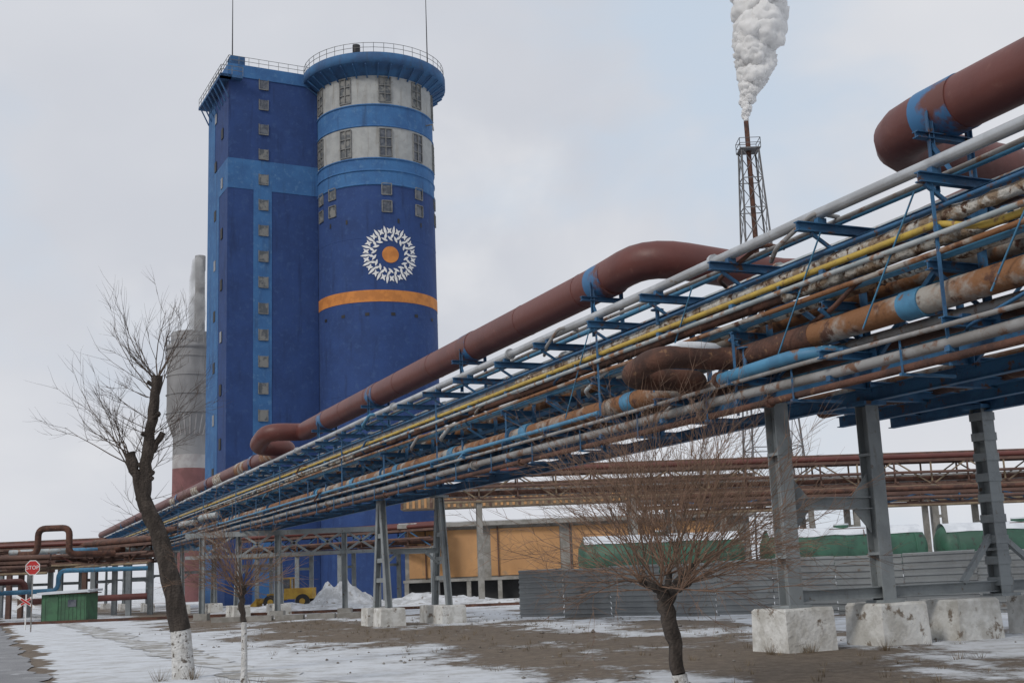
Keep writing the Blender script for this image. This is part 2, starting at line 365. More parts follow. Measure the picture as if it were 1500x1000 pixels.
# ------------------------------------------------------------------ stack behind
st=empty('striped_stack');mb=MB();c=(-60.6,220)
mb.lathe(c,[(3.4,-1.5),(3.1,19)],stackr,32);mb.lathe(c,[(3.1,19),(3.1,22.8)],stackr,32);mb.lathe(c,[(3.1,22.8),(3.1,25.3)],stackw,32)
mb.lathe(c,[(3.1,25.3),(3.05,28.7),(4.3,32.3),(4.3,33),(4.35,45)],stackg,32)
mb.lathe(c,[(4.35,45),(4.6,45.1),(4.6,45.8),(3.8,46.0),(3.7,48.2),(3.5,48.4),(0,48.4)],stackg,32)
for z in (33,36.5,40,43.5): mb.lathe(c,[(4.35,z-.15),(4.55,z),(4.35,z+.15)],stackg,32)
for k in range(24):
    a=k*math.pi/12;v=Vector((math.cos(a),math.sin(a),0));p=Vector((c[0],c[1],0))+v*4.6
    mb.beam(p+Z*45.8,p+Z*47.3,.12,.12,stackg)
    mb.beam(p-v*1.5+Z*28.9,p-v*.3+Z*32.5,.2,.2,stackw)
mb.lathe(c,[(4.6,47.2),(4.68,47.3),(4.6,47.4)],stackg,32)
mb.lathe((-59.6,222),[(1.1,40),(.9,61),(1.0,61.2),(1.0,64),(.8,64)],stackg,20)
mb.obj('stack_shell',st)
# ------------------------------------------------------------------ flare mast
ms=empty('lattice_mast');mb=MB();mc=Vector((23.7,110,0))
mb.tube([mc+Z*-.7,mc+Z*44],[.28,.24],rustd,12)
def hw(z): return .82+(41-z)*(.042 if z>20 else .05)
zs=[-.7,6,12,18,23,27.5,31.5,35,38,41]
cs=[(-1,-1),(1,-1),(1,1),(-1,1)]
for i in range(len(zs)-1):
    a,b=zs[i],zs[i+1]
    for k in range(4):
        c0,c1=cs[k],cs[(k+1)%4]
        A=mc+Vector((c0[0]*hw(a),c0[1]*hw(a),a));B=mc+Vector((c0[0]*hw(b),c0[1]*hw(b),b))
        C=mc+Vector((c1[0]*hw(a),c1[1]*hw(a),a));D=mc+Vector((c1[0]*hw(b),c1[1]*hw(b),b))
        mb.beam(A,B,.13,.13,mastm);mb.beam(A,D,.06,.06,mastm);mb.beam(C,B,.06,.06,mastm);mb.beam(B,D,.08,.08,mastm)
mb.box(mc+Z*41,Vector((1.0,0,0)),Vector((0,1.0,0)),Z*.06,mastm)
rail([mc+Vector((x*1.0,y*1.0,41)) for x,y in ((-1,-1),(1,-1),(1,1),(-1,1),(-1,-1))],1.0,mastm,1.2)
mb.obj('mast_frame',ms)
# steam plumes
def steam_mat(name):
    m=bpy.data.materials.new(name);m.use_nodes=True;nt=m.node_tree;N=nt.nodes;L=nt.links
    for n in list(N): N.remove(n)
    o=N.new('ShaderNodeOutputMaterial');d=N.new('ShaderNodeBsdfDiffuse');d.inputs[0].default_value=(.95,.95,.95,1)
    t=N.new('ShaderNodeBsdfTranslucent');t.inputs[0].default_value=(.96,.96,.96,1)
    a=N.new('ShaderNodeMixShader');a.inputs[0].default_value=.5;L.new(d.outputs[0],a.inputs[1]);L.new(t.outputs[0],a.inputs[2])
    L.new(a.outputs[0],o.inputs[0]);return m
stm=steam_mat('steam_dense')
def vol_mat(name,dens,scale,lo,hi):
    m=bpy.data.materials.new(name);m.use_nodes=True;nt=m.node_tree;N=nt.nodes;L=nt.links
    for n in list(N): N.remove(n)
    o=N.new('ShaderNodeOutputMaterial');v=N.new('ShaderNodeVolumeScatter');v.inputs['Color'].default_value=(1,1,1,1);v.inputs['Anisotropy'].default_value=.0
    tc=N.new('ShaderNodeTexCoord');n=N.new('ShaderNodeTexNoise');n.inputs['Scale'].default_value=scale;n.inputs['Detail'].default_value=4;L.new(tc.outputs['Object'],n.inputs['Vector'])
    r=N.new('ShaderNodeMapRange');r.inputs[1].default_value=lo;r.inputs[2].default_value=hi;r.inputs[4].default_value=dens;L.new(n.outputs['Fac'],r.inputs[0])
    L.new(r.outputs[0],v.inputs['Density']);L.new(v.outputs[0],o.inputs['Volume']);return m
bm=bmesh.new();bmesh.ops.create_icosphere(bm,subdivisions=4,radius=1);ICV=[v.co.copy() for v in bm.verts];ICF=[[v.index for v in f.verts] for f in bm.faces];bm.free()
def puffs(mb,lst,mat,amp=1.):
    for c,r in lst:
        c=Vector(c);vs=[]
        for v in ICV:
            p=c+v*r;q=p/max(.4,r)
            k=1+amp*(.30*noise.noise(q*1.1)+.20*noise.noise(q*2.3)+.12*noise.noise(q*5)+.07*noise.noise(q*10)+.04*noise.noise(q*20))
            vs.append(c+v*r*k)
        mb.add(vs,ICF,mat,True)
def interp(t,tb):
    for (a,x),(b,y) in zip(tb[:-1],tb[1:]):
        if t<=b: return x+(y-x)*(t-a)/(b-a)
    return tb[-1][1]
base=mc+Z*43.9
RT_=((0,.24),(2.4,.75),(5,1.6),(7.5,2.05),(11.3,2.5),(22,3.6));CX=((0,0),(2.4,.2),(5,1.1),(7.5,1.6),(11.3,2.1),(22,3.4))
dense=[];h=0
while h<22:
    r_=interp(h,RT_)
    for k in range(4 if h>3 else 2):
        a=random.uniform(0,6.28);o=random.uniform(.15,.55)*r_
        dense.append((base+Vector((interp(h,CX)+math.cos(a)*o,math.sin(a)*o,h+random.uniform(-.3,.3)*r_)),r_*random.uniform(.5,.75)))
    h+=r_*.38
mb=MB();puffs(mb,dense,stm);mb.obj('steam_plume')
mb=MB();mb.lathe((-58.9,217.5),[(.2,45.5),(1.4,47),(1.7,52),(1.5,58),(1.0,62),(.1,63)],vol_mat('thin_steam',.9,.35,.38,.65),16);mb.obj('thin_steam_wisp')
# ------------------------------------------------------------------ pipe rack
rack=empty('pipe_rack');S0,S1=-30,165
mb=MB()
seg=3.0;n=int((S1-S0)/seg)
for w_ in (0.0,2.4):
    mb.ibeam(RK(S0,w_,7.62),RK(S1,w_,7.62),.2,.26,steelb)
    mb.ibeam(RK(S0,w_,5.18),RK(S1,w_,5.18),.2,.30,steelb)
    mb.beam(RK(S0,w_,6.3),RK(S1,w_,6.3),.08,.12,steelb)
    for i in range(n+1):
        s=S0+i*seg
        mb.beam(RK(s,w_,5.3),RK(s,w_,7.5),.12,.12,steelb)
        mb.box(RK(s,w_-.03,5.45),UV*.25,NV*.012,Z*.2,steelb);mb.box(RK(s,w_-.03,7.4),UV*.25,NV*.012,Z*.2,steelb)
        if i<n:
            if i%2: mb.beam(RK(s,w_+.09,5.3),RK(s+seg,w_+.09,7.5),.09,.09,steelb)
            else: mb.beam(RK(s,w_+.09,7.5),RK(s+seg,w_+.09,5.3),.09,.09,steelb)
for i in range(n+1):
    s=S0+i*seg
    j=random.uniform(-.2,.15)
    mb.ibeam(RK(s,-1.25+j,7.86),RK(s,2.9,7.86),.14,.18,steelb)
    mb.ibeam(RK(s+.2,-1.0-j,6.42),RK(s+.2,2.9,6.42),.13,.16,steelb)
    mb.ibeam(RK(s-.1,-1.15+j*.5,5.4),RK(s-.1,3.0,5.4),.14,.16,steelb)
    mb.beam(RK(s,-1.1,7.75),RK(s,0,7.1),.06,.06,steelb)
    mb.beam(RK(s+.2,-.9,6.34),RK(s+.2,0,5.8),.06,.06,steelb)
    if i%2==0: mb.beam(RK(s,-.95,4.7),RK(s,-.95,6.4 if i%4 else 7.8),.05,.05,steelb)
    if i%3==0: mb.ibeam(RK(s+1.4,-.9,7.0),RK(s+1.4,2.6,7.0),.1,.12,steelb)
    mb.beam(RK(s,0,5.4),RK(s,2.4,7.6),.05,.05,steelb)
    for (w_,z) in ((-.85,8.0),(-.85,7.0),(-.55,7.12),(-.55,5.52),(-.9,4.98)):
        mb.box(RK(s,w_,z),UV*.06,NV*.1,Z*.05,steelb)
for s in (-20,-17,-14,-11,-8,-5,-2,0,2):
    mb.ibeam(RK(s,2.4,5.2),RK(s,6.6,5.2),.16,.24,steelb)
for w_ in (4.1,5.7): mb.ibeam(RK(-28,w_,5.02),RK(3,w_,5.02),.18,.26,steelb)
for w_ in (.0,2.4,5.7): mb.box(RK(0,w_,5.0),UV*.3,NV*.3,Z*.04,steelb)
mb.obj('blue_steel_truss',rack)
mb=MB()
def run(w_,z,r,mat,s0=S0,s1=S1,n=12,fl=0,flm=None):
    pts=[];s=s0
    while s<s1:
        pts.append(RK(s,w_+.03*noise.noise(Vector((s*.2,w_*7,z*5))),z+.045*noise.noise(Vector((s*.15,z*5,w_*7)))));s+=3
    pts.append(RK(s1,w_,z));mb.tube(pts,r,mat,n)
    if fl:
        s=s0+1.3*fl/3
        while s<s1:
            mb.tube([RK(s,w_,z),RK(s+.09,w_,z)],r*1.35+.02,flm or mat,n);s+=fl*random.uniform(.7,1.3)
def lag(w_,z,r,mat,s0,s1,n=14):
    pts=[];rs=[];s=s0
    while s<s1:
        pts.append(RK(s,w_,z));rs.append(r*(1+.28*noise.noise(Vector((s*1.7,w_,z)))+.15*noise.noise(Vector((s*6,w_,z)))));s+=.14
    mb.tube(pts,rs,mat,n)
run(-.85,8.14,.11,silver,fl=12)
run(-.5,8.06,.045,greyp)
run(-.2,8.1,.07,bluepipe)
run(1.2,8.15,.16,palepipe,fl=9)
run(1.9,8.2,.2,rustd)
mb.tube(fillet([RK(S0,-.85,6.78),RK(-6.9,-.85,6.78),RK(-6.1,-.85,7.05),RK(-5.9,-.85,7.1),RK(S1,-.85,7.12)],.3),.06,yellow,10)
run(-1.0,6.88,.05,palepipe)
lag(-.55,7.28,.125,insul,S0,12);run(-.55,7.28,.09,greyp,12,S1)
lag(-.3,7.0,.11,insul,-30,-1);run(-.3,7.0,.10,rustd,-1,30);lag(-.3,7.0,.09,insul,30,70)
run(-.72,6.58,.075,bluepipe,fl=8);run(-.9,6.62,.05,rustp)
lag(-.45,6.62,.10,insul,-20,4);run(-.45,6.62,.10,palepipe,4);run(.5,6.75,.15,rustp);run(1.1,6.8,.2,bluepipe);run(1.8,6.75,.18,greyp)
run(-.72,7.42,.04,steelb)
run(-1.0,5.58,.06,bluepipe,6,S1);run(-.2,5.65,.10,greyp)
mb.tube(fillet([RK(S0,-.55,5.98),RK(.5,-.55,5.98),RK(.5,-2.5,5.98),RK(1.9,-2.5,5.74),RK(1.9,-.55,5.74),RK(7.5,-.55,5.74)],.55,8),.235,rustp,20)
mb.tube(fillet([RK(-2.2,-.55,5.98),RK(.5,-.55,5.98),RK(.5,-2.5,5.98),RK(1.9,-2.5,5.74),RK(1.9,-.55,5.74),RK(2.6,-.55,5.74)],.55,8),.243,rustd,20)
mb.tube([RK(.46,w_,6.18) for w_ in (-.9,-1.1,-1.5,-2.0,-2.2)],[.02,.12,.14,.12,.02],snow,10)
run(-.55,5.74,.21,rustp,7.5,S1,16,fl=11,flm=steelb)
for s in (-12,-9.3,-5.2,4.8,11,17,23,29,35): mb.tube([RK(s,-.55,5.98 if s<0 else 5.74),RK(s+.5,-.55,5.98 if s<0 else 5.74)],.262 if s<0 else .25,bluepipe,18)
run(.55,5.78,.2,rustd,n=14);run(1.2,5.72,.16,bluepipe);run(1.8,5.75,.2,palepipe)
mb.tube(fillet([RK(.3,-1.1,5.5),RK(-2.6,-1.1,5.55),RK(-2.9,2.2,5.6)],.8,8),.13,bluepipe,16)
mb.tube([RK(.3,-1.1,5.5),RK(.42,-1.1,5.5)],.17,rustd,16)
run(-.9,5.1,.10,greyp,fl=14);run(-.95,4.82,.07,rustd,fl=10);run(-.62,4.9,.05,rustd);run(-.6,5.18,.06,rustd)
run(-1.1,5.34,.045,greyp)
run(3.4,5.5,.18,rustp,-28,4);run(4.4,5.5,.25,rustd,-28,4);run(5.2,5.45,.15,palepipe,-28,4)
for i in range(n+1):
    s=S0+i*seg+1.0
    mb.beam(RK(s,-1.1,4.72),RK(s,.1,4.72),.06,.05,steelb);mb.beam(RK(s,-1.05,4.72),RK(s,-1.05,5.4),.03,.03,steelb)
for k in range(34):
    s=random.uniform(-12,90);z=random.choice((5.6,6.6,7.2,8.1));ww=random.uniform(-.6,.2)
    mb.tube(fillet([RK(s,ww,z),RK(s,ww-.55,z+.05),RK(s+random.uniform(.6,1.8),ww-.55,z-.3),RK(s+2.2,ww,z-.3)],.2,4),random.uniform(.03,.07),random.choice((rustd,steelb,greyp,bluepipe,palepipe)),8)
for k in range(14):
    s=random.uniform(-10,60);z=random.choice((5.74,6.6,7.3));c=RK(s,-.75,z)
    mb.tube([c,c+Z*.35],.05,steelb,8);mb.tube([c+Z*.35,c+Z*.37],.16,steelb,10)
for s in (-7,-4,-1.5,3,8): mb.tube([RK(s,-.95,5.7),RK(s-1.6,-.95,7.75)],.018,bluepipe,5)
for s in range(60,150,9): mb.tube(fillet([RK(s,-1.0,6.2),RK(s+2,-1.5,6.2),RK(s+4,-1.5,6.2),RK(s+6,-1.0,6.2)],.6),.2,random.choice((bluepipe,palepipe,rustd)),10)
mb.obj('service_pipes',rack)
pl_=empty('red_gas_pipeline');mb=MB();wr,zr,rr=.3,9.5,.50
mb.tube(fillet([RK(-32,wr,zr),RK(-3.5,wr,zr),RK(-3.5,4.6,zr-.25),RK(5.3,5.2,zr-.25),RK(5.3,wr,zr+.1),RK(8,wr,zr),RK(40,wr,zr),RK(41,wr-.02,zr-.02)],1.15,5),rr,red,28)
mb.tube(fillet([RK(40.9,wr,zr),RK(42.0,wr,zr),RK(42.0,-1.6,zr),RK(45.0,-1.6,zr-.5),RK(45,wr,zr-.5),RK(72,wr,zr-.4),RK(160,wr,zr-.3)],1.0,5),.47,red,20)
sads=(-26,-16,-9.5,-5.3,7.6,17.5,28.5,37,54,70,85,100,115,130)
def zz_(s): return zr if s<44 else zr-.45
for s in sads:
    mb.tube([RK(s-.45,wr,zz_(s)),RK(s+.45,wr,zz_(s))],rr+.016,redpatch,28)
for s in (48,56,64,74,86): mb.tube([RK(s,wr,zr-.47),RK(s+3,wr,zr-.44)],.49,rustp if s<60 else insul,20)
for s in sads:
    for w_ in (-.15,.75): mb.ibeam(RK(s,w_,7.9),RK(s,w_,zz_(s)-.1),.12,.12,steelb)
    mb.ibeam(RK(s,-.5,zz_(s)-.56),RK(s,1.1,zz_(s)-.56),.14,.12,steelb)
    mb.beam(RK(s-.5,-.15,8.0),RK(s,-.15,8.8),.06,.06,steelb)
for k in range(-8,10): 
    s=k*4.1+.6
    if -3.5<s<8.5: continue
    mb.tube([RK(s,wr,zr),RK(s+.03,wr,zr)],rr+.009,red,28)
mb.obj('pipe_and_saddles',pl_)
# ------------------------------------------------------------------ trestles
def footing(mb,c,hx,hz,mat=concw):
    z0=g(c.y)-.15
    vs=[];
    for z,k in ((z0,1.06),(hz-.05,1.0),(hz,.95)):
        for a,b in ((-1,-1),(1,-1),(1,1),(-1,1)): 
            p=c+UV*(b*hx*k)+NV*(a*hx*k);vs.append((p.x+random.uniform(-.02,.02),p.y,z+random.uniform(-.01,.01)))
    fs=[(8,9,10,11)]+[(i*4+k,i*4+(k+1)%4,(i+1)*4+(k+1)%4,(i+1)*4+k) for i in range(2) for k in range(4)]
    mb.add(vs,fs,mat)
tr=empty('steel_trestle');mb=MB()
for w_ in (0,2.4,5.7):
    mb.ibeam(RK(0,w_,.78),RK(0,w_,5.0),.34,.36,colgrey,.025,up=UV)
    mb.box(RK(0,w_,.81),UV*.28,NV*.28,Z*.03,colgrey)
    for z in (1.8,3.9): mb.box(RK(0,w_,z),UV*.19,NV*.175,Z*.03,colgrey)
for k in range(9): mb.box(RK(0,5.7,1.1+k*.46),UV*.20,NV*.19,Z*.09,colgrey)
mb.ibeam(RK(0,.18,2.87),RK(0,2.22,2.87),.22,.26,colgrey)
for a,b in ((.18,1),(2.22,-1)):
    for zz,kz in ((3.0,1),(2.74,-1)):
        mb.add([RK(.012,a,zz),RK(.012,a+b*.45,zz),RK(.012,a,zz+kz*.5),RK(-.012,a,zz),RK(-.012,a+b*.45,zz),RK(-.012,a,zz+kz*.5)],[(0,1,2),(5,4,3),(0,3,4,1),(1,4,5,2),(2,5,3,0)],colgrey)
mb.ibeam(RK(.0,.2,1.0),RK(0,9,1.0),.2,.24,colgrey)
mb.beam(RK(0,4.6,1.1),RK(0,5.55,2.1),.12,.12,colgrey);mb.beam(RK(0,5.85,2.1),RK(0,7.2,1.1),.12,.12,colgrey)
for w_ in (0,2.4,4.4,7.0): footing(mb,RK(0,w_,0),.58,.78)
mb.obj('columns_and_footings',tr)
def aframe(s,ws=(0,2.6)):
    tr=empty('steel_trestle');mb=MB();gz=g(RK(s,0,0).y);ft=gz+.72
    for w_ in ws:
        for k in (-1,1):
            mb.ibeam(RK(s+k*.12,w_,4.95),RK(s+k*.85,w_,ft),.24,.24,colgrey,.03,up=NV)
            footing(mb,RK(s+k*.9,w_,0),.5,ft)
        for zz in (1.6,2.4,3.4): 
            t=(4.95-zz)/(4.95-ft);d=.12+.73*t
            mb.beam(RK(s-d,w_,zz),RK(s+d,w_,zz),.16,.18,colgrey)
        mb.box(RK(s,w_,5.0),UV*.35,NV*.3,Z*.04,colgrey)
    for w0,w1 in zip(ws[:-1],ws[1:]):
        mb.ibeam(RK(s,w0+.1,2.75),RK(s,w1-.1,2.75),.2,.22,colgrey)
        mb.beam(RK(s,w0+.1,2.2),RK(s,w0+.7,2.7),.1,.1,colgrey);mb.beam(RK(s,w1-.1,2.2),RK(s,w1-.7,2.7),.1,.1,colgrey)
    mb.obj('frame_and_footings',tr)
for s in (27.5,58,82,104,126,148): aframe(s)
# ------------------------------------------------------------------ fence
fa=Vector((-.1,52.7,0));fb=Vector((15.8,38.5,0));fd=(fb-fa).normalized();fn=Vector((fd.y,-fd.x,0))
fl=(fb-fa).length+22;mb=MB();prof=[]
nr=9
for k in range(nr):
    z=k*.22
    prof+=[(0,z),(.0,z+.10),(-.05,z+.13),(-.05,z+.20)]
prof.append((0,1.98))
npan=int(fl/2.5)
for i in range(npan):
    p=fa+fd*(i*2.5);q=fa+fd*(i*2.5+2.48);dz=random.uniform(-.04,.04);tilt=random.uniform(-.03,.03);dz2=dz+random.uniform(-.02,.02)
    vs=[]
    for o,z in prof:
        for r_,dd in ((p,dz),(q,dz2)):
            c=r_-fn*(o+tilt*z);vs.append((c.x,c.y,g(r_.y)+.03+z+dd))
    mb.add(vs,[(2*k,2*k+1,2*k+3,2*k+2) for k in range(len(prof)-1)],fencem)
    c=p+fn*.06*-1;mb.beam((c.x,c.y,g(c.y)-.1),(c.x,c.y,g(c.y)+1.95),.08,.08,fencem)
mb.obj('corrugated_metal_fence')
# ------------------------------------------------------------------ tank wagons
def wagon(x,y,ln,col=green):
    e=empty('tank_wagon');mb=MB();z0=g(y);zc=z0+2.75;r=1.4
    pr=[(-ln/2,.05),(-ln/2+.08,.8),(-ln/2+.3,1.2),(-ln/2+.6,r),(ln/2-.6,r),(ln/2-.3,1.2),(ln/2-.08,.8),(ln/2,.05)]
    mb.tube([(x+a,y,zc) for a,_ in pr],[b for _,b in pr],col,28)
    for k in range(5): mb.tube([(x-ln/2+1+k*(ln-2)/4,y,zc),(x-ln/2+1.1+k*(ln-2)/4,y,zc)],r+.03,col,28)
    mb.tube([(x,y,zc+1.3),(x,y,zc+1.65)],.5,col,14);mb.tube([(x,y,zc+1.65),(x,y,zc+1.75)],.5,snow,14)
    vs=[];m=11;nx=40
    for i in range(nx+1):
        a=-ln/2+.4+(ln-.8)*i/nx
        hw_=47+9*noise.noise(Vector(((x+a)*.5,y,1)))
        for k in range(m):
            t=math.radians(90-hw_+2*hw_*k/(m-1));rr_=r+.035+.09*math.sin(math.pi*k/(m-1));vs.append((x+a,y-math.cos(t)*rr_,zc+math.sin(t)*rr_))
    mb.add(vs,[(i*m+k,i*m+k+1,(i+1)*m+k+1,(i+1)*m+k) for i in range(nx) for k in range(m-1)],snow,True)
    mb.abox(x-ln/2,x+ln/2,y-1.3,y-1.1,z0+1.15,z0+1.4,rustd);mb.abox(x-ln/2,x+ln/2,y+1.1,y+1.3,z0+1.15,z0+1.4,rustd)
    mb.abox(x-1.2,x+1.2,y-1.5,y-1.44,zc+1.35,zc+1.4,rustst)
    for bx_ in (-ln/2+1.8,ln/2-1.8):
        for wx in (-.9,.9):
            for sy in (-.78,.78): mb.tube([(x+bx_+wx,y+sy-.06,z0+.6),(x+bx_+wx,y+sy+.06,z0+.6)],.47,rubber,18)
        mb.abox(x+bx_-1.4,x+bx_+1.4,y-1.0,y-.88,z0+.45,z0+.85,rustd)
    for k in range(2): mb.beam((x+1.2+k*.4,y-1.6,z0+1.2),(x+1.2+k*.4,y-1.0,zc+1.3),.05,.05,rustst)
    mb.obj('tank_frame_and_wheels',e)
x=9.3
for k,(ln) in enumerate((11.,11.,11.5,11.,11.,11.)):
    wagon(x,80.+k*.9,ln);x+=ln+1.3
mb=MB()
for y in (-.76,.76): mb.beam((-40,79+y,g(79)+.1),(90,86.5+y,g(86.5)+.1),.07,.14,rustd)
mb.obj('railway_track')
# ------------------------------------------------------------------ ochre warehouse
wh=empty('ochre_warehouse');mb=MB();y=115;z0=g(y)
mb.abox(-11,22,y,y+14,z0-.3,6.2,conc)
mb.abox(-11.6,22.5,y-.9,y+14.5,6.2,6.6,conc);mb.abox(-11.5,22.4,y-.8,y+14.4,6.6,6.68,dsnow)
x=-10.6
for k in range(6):
    wd=(6.6,.9,6.6,.9,6.6,8)[k]
    if wd>2:
        mb.abox(x,x+wd,y-.08,y-.003,1.5,5.9,ochre)
        for q in range(1,3): mb.abox(x+wd*q/3-.03,x+wd*q/3+.03,y-.10,y-.081,1.5,5.9,ochre)
    x+=wd+.15
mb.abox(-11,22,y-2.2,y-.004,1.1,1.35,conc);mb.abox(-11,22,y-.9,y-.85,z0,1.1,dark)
for k in range(12): mb.abox(-10.9+k*2.9,-10.5+k*2.9,y-2.15,y-1.7,z0-.1,1.1,conc)
for k in range(5): mb.tube([(-9+k*6.9,y-.2,z0),(-9+k*6.9,y-.2,6.1)],.07,rustst,6)
mb.obj('walls_roof_dock',wh)
ga=empty('conveyor_gallery');mb=MB()
mb.abox(-12,24,122,125,8.4,10.6,tanst)
for k in range(60): mb.abox(-12+k*.6,-11.75+k*.6,121.93,121.997,8.5,10.5,rustst if k%5==0 else ochre)
mb.abox(-12.3,24.3,121.7,125.3,10.6,10.75,rustst)
mb.obj('gallery_body',ga)
# ------------------------------------------------------------------ pipe bridges
def pipe_bridge(a,b,z0,z1,name,mats,step=3.,colstep=12,gauge=2.,pipes=((.3,.2),(1.,.3),(1.6,.2))):
    e=empty(name);mb=MB();a=Vector(a);b=Vector(b);d=(b-a);Ln=d.length;d/=Ln;nn=Vector((-d.y,d.x,0))
    def P(s,w_,z): p=a+d*s+nn*w_;return Vector((p.x,p.y,z))
    for w_ in (0,gauge):
        mb.beam(P(0,w_,z0),P(Ln,w_,z0),.18,.22,mats[0]);mb.beam(P(0,w_,z1),P(Ln,w_,z1),.18,.22,mats[0])
        for i in range(int(Ln/step)):
            s=i*step
            mb.beam(P(s,w_,z0),P(s,w_,z1),.12,.12,mats[i%2])
            mb.beam(P(s,w_,z0 if i%2 else z1),P(s+step,w_,z1 if i%2 else z0),.1,.1,mats[1])
    for i in range(int(Ln/step)): mb.beam(P(i*step,-.5,z0+.2),P(i*step,gauge+.5,z0+.2),.12,.12,mats[0])
    for w_,r in pipes:
        mb.tube([P(0,w_,z0+.3+r),P(Ln,w_,z0+.3+r)],r,random.choice((rustd,rustst,greyp)),10)
        mb.tube([P(0,w_,z1+.15+r),P(Ln,w_,z1+.15+r)],r*1.1,random.choice((rustst,red,rustd)),10)
    mb.tube([P(0,-.35,(z0+z1)/2),P(Ln,-.35,(z0+z1)/2)],.12,rustst,8);mb.tube([P(0,-.3,z0-.15),P(Ln,-.3,z0-.15)],.1,tanst,8)
    s=3
    while s<Ln:
        for w_ in (0,gauge): 
            p=P(s,w_,z0);mb.beam((p.x,p.y,g(p.y)-.2),p,.4,.4,mats[2])
        mb.beam(P(s,0,z0-1.5),P(s,gauge,z0-1.5),.2,.25,mats[2]);s+=colstep
    mb.obj('truss_and_pipes',e)
pipe_bridge((-6,92,0),(75,98,0),7.3,9.2,'rusty_pipe_bridge',(rustst,tanst,conc))
pipe_bridge((10,100,0),(80,110,0),6.6,8.0,'rusty_pipe_bridge',(rustst,rustst,conc),step=2.5)
pipe_bridge((12,88,0),(80,93,0),5.6,6.4,'blue_pipe_bridge',(rustst,steelb,conc),colstep=10,pipes=((.3,.15),(1.,.2)))
pipe_bridge((-90,112,0),(-37,106,0),4.0,5.4,'dark_pipe_bridge',(rustst,red,rustst),colstep=7)
pipe_bridge((-70,135,0),(-30,98,0),3.8,5.2,'dark_pipe_bridge',(rustst,rustd,colgrey),colstep=6)
pipe_bridge((-95,92,0),(-36,92,0),3.2,3.9,'dark_pipe_bridge',(rustst,rustst,rustst),colstep=8,gauge=1.2,pipes=((.3,.2),))
pipe_bridge((-75,120,0),(-40,84,0),4.6,5.4,'dark_pipe_bridge',(rustst,rustst,rustst),colstep=5,gauge=1.5,pipes=((.3,.3),(1.1,.22)))
pipe_bridge((-30,128,0),(-8,112,0),4.4,6.0,'dark_pipe_bridge',(rustst,steelb,colgrey),colstep=6)
mb=MB();mb.tube(fillet([(-40,96,4.6),(-38.5,96,4.6),(-38.5,96,6.6),(-36,96,6.6),(-36,96,4.5),(-33,98,4.5)],.6,5),.26,rustd,14)
mb.tube(fillet([(-60,94,1.5),(-36,94,1.7),(-36,94,3.2),(-30,97,3.2)],.6,5),.18,bluepipe,12)
mb.tube(fillet([(-60,95,2.4),(-39,95,2.5),(-39,95,.9),(-30,97,1.0)],.6,5),.25,red,12)
for k in range(5): mb.tube(fillet([(-42+k*2,99+k,4.9),(-38+k*2,99+k,4.9),(-37+k*2,101+k,4.9),(-37+k*2,112,4.9)],.6,4),.22,(palepipe,bluepipe,rustd)[k%3],10)
mb.obj('pipe_expansion_loop')
sf=empty('steel_support_frame');mb=MB();y=72;z0=g(y)
for x in (-19,-14.5,-10.5,-8.5): mb.ibeam((x,y,z0),(x,y,4.6),.3,.3,colgrey,.03,up=Vector((1,0,0)));mb.abox(x-.4,x+.4,y-.4,y+.4,z0-.1,z0+.4,conc)
mb.beam((-20,y,4.6),(-8,y,4.6),.25,.3,colgrey);mb.beam((-20,y,3.3),(-8,y,3.3),.2,.2,colgrey)
for x in (-19,-16.7,-14.5,-12.5,-10.5): mb.beam((x,y,3.3),(x+2.,y,4.6),.12,.12,colgrey);mb.beam((x+2,y,3.3),(x,y,4.6),.12,.12,colgrey)
mb.obj('frame',sf)
# ------------------------------------------------------------------ shack, signs, loader, snow heap
sh=empty('green_shack');mb=MB();cx,cy=-32.8,88;z0=g(cy)
mb.abox(cx-1.6,cx+1.6,cy-1.2,cy+1.2,z0,z0+1.95,shackm)
for k in range(12): mb.abox(cx-1.58+k*.28,cx-1.565+k*.28,cy-1.215,cy-1.202,z0,z0+1.95,dark)
mb.abox(cx+.3,cx+.9,cy-1.24,cy-1.2,z0+1.0,z0+1.5,glass);mb.abox(cx-1.1,cx-.4,cy-1.25,cy-1.2,z0+.05,z0+1.75,shackm)
mb.box((cx,cy,z0+2.06),Vector((1.85,0,.05)),Vector((0,1.5,.03)),Z*.08,snow);mb.abox(cx-1.8,cx+1.8,cy-1.4,cy+1.4,z0+1.9,z0+1.97,rustd)
mb.obj('shack_body',sh)
ss=empty('stop_sign');mb=MB();c=Vector((-24.95,61.7,0));z0=g(c.y)
mb.tube([(c.x,c.y,z0),(c.x,c.y,z0+3.5)],.035,greyp,8)
def octo(r,yy,m):
    mb.add([(c.x+r*math.cos(math.pi/8+k*math.pi/4),c.y-yy,z0+3.2+r*math.sin(math.pi/8+k*math.pi/4)) for k in range(8)],[tuple(range(8))],m)
octo(.40,.045,whitep);octo(.36,.05,signred);octo(.40,.040,greyp);mb.obj('sign_plate_and_post',ss)
fc=bpy.data.curves.new('stop_text','FONT');fc.body='STOP';fc.size=.27;fc.align_x='CENTER';fc.align_y='CENTER';fo=bpy.data.objects.new('lettering',fc);scene.collection.objects.link(fo)
fo.location=(c.x,c.y-.056,z0+3.2);fo.rotation_euler=(math.pi/2,0,0);fc.materials.append(whitep);fo.parent=ss
rs=empty('railway_crossing_sign');mb=MB();c=Vector((-27.2,66.5,0));z0=g(c.y)
mb.tube([(c.x,c.y,z0),(c.x,c.y,z0+1.9)],.04,whitep,8)
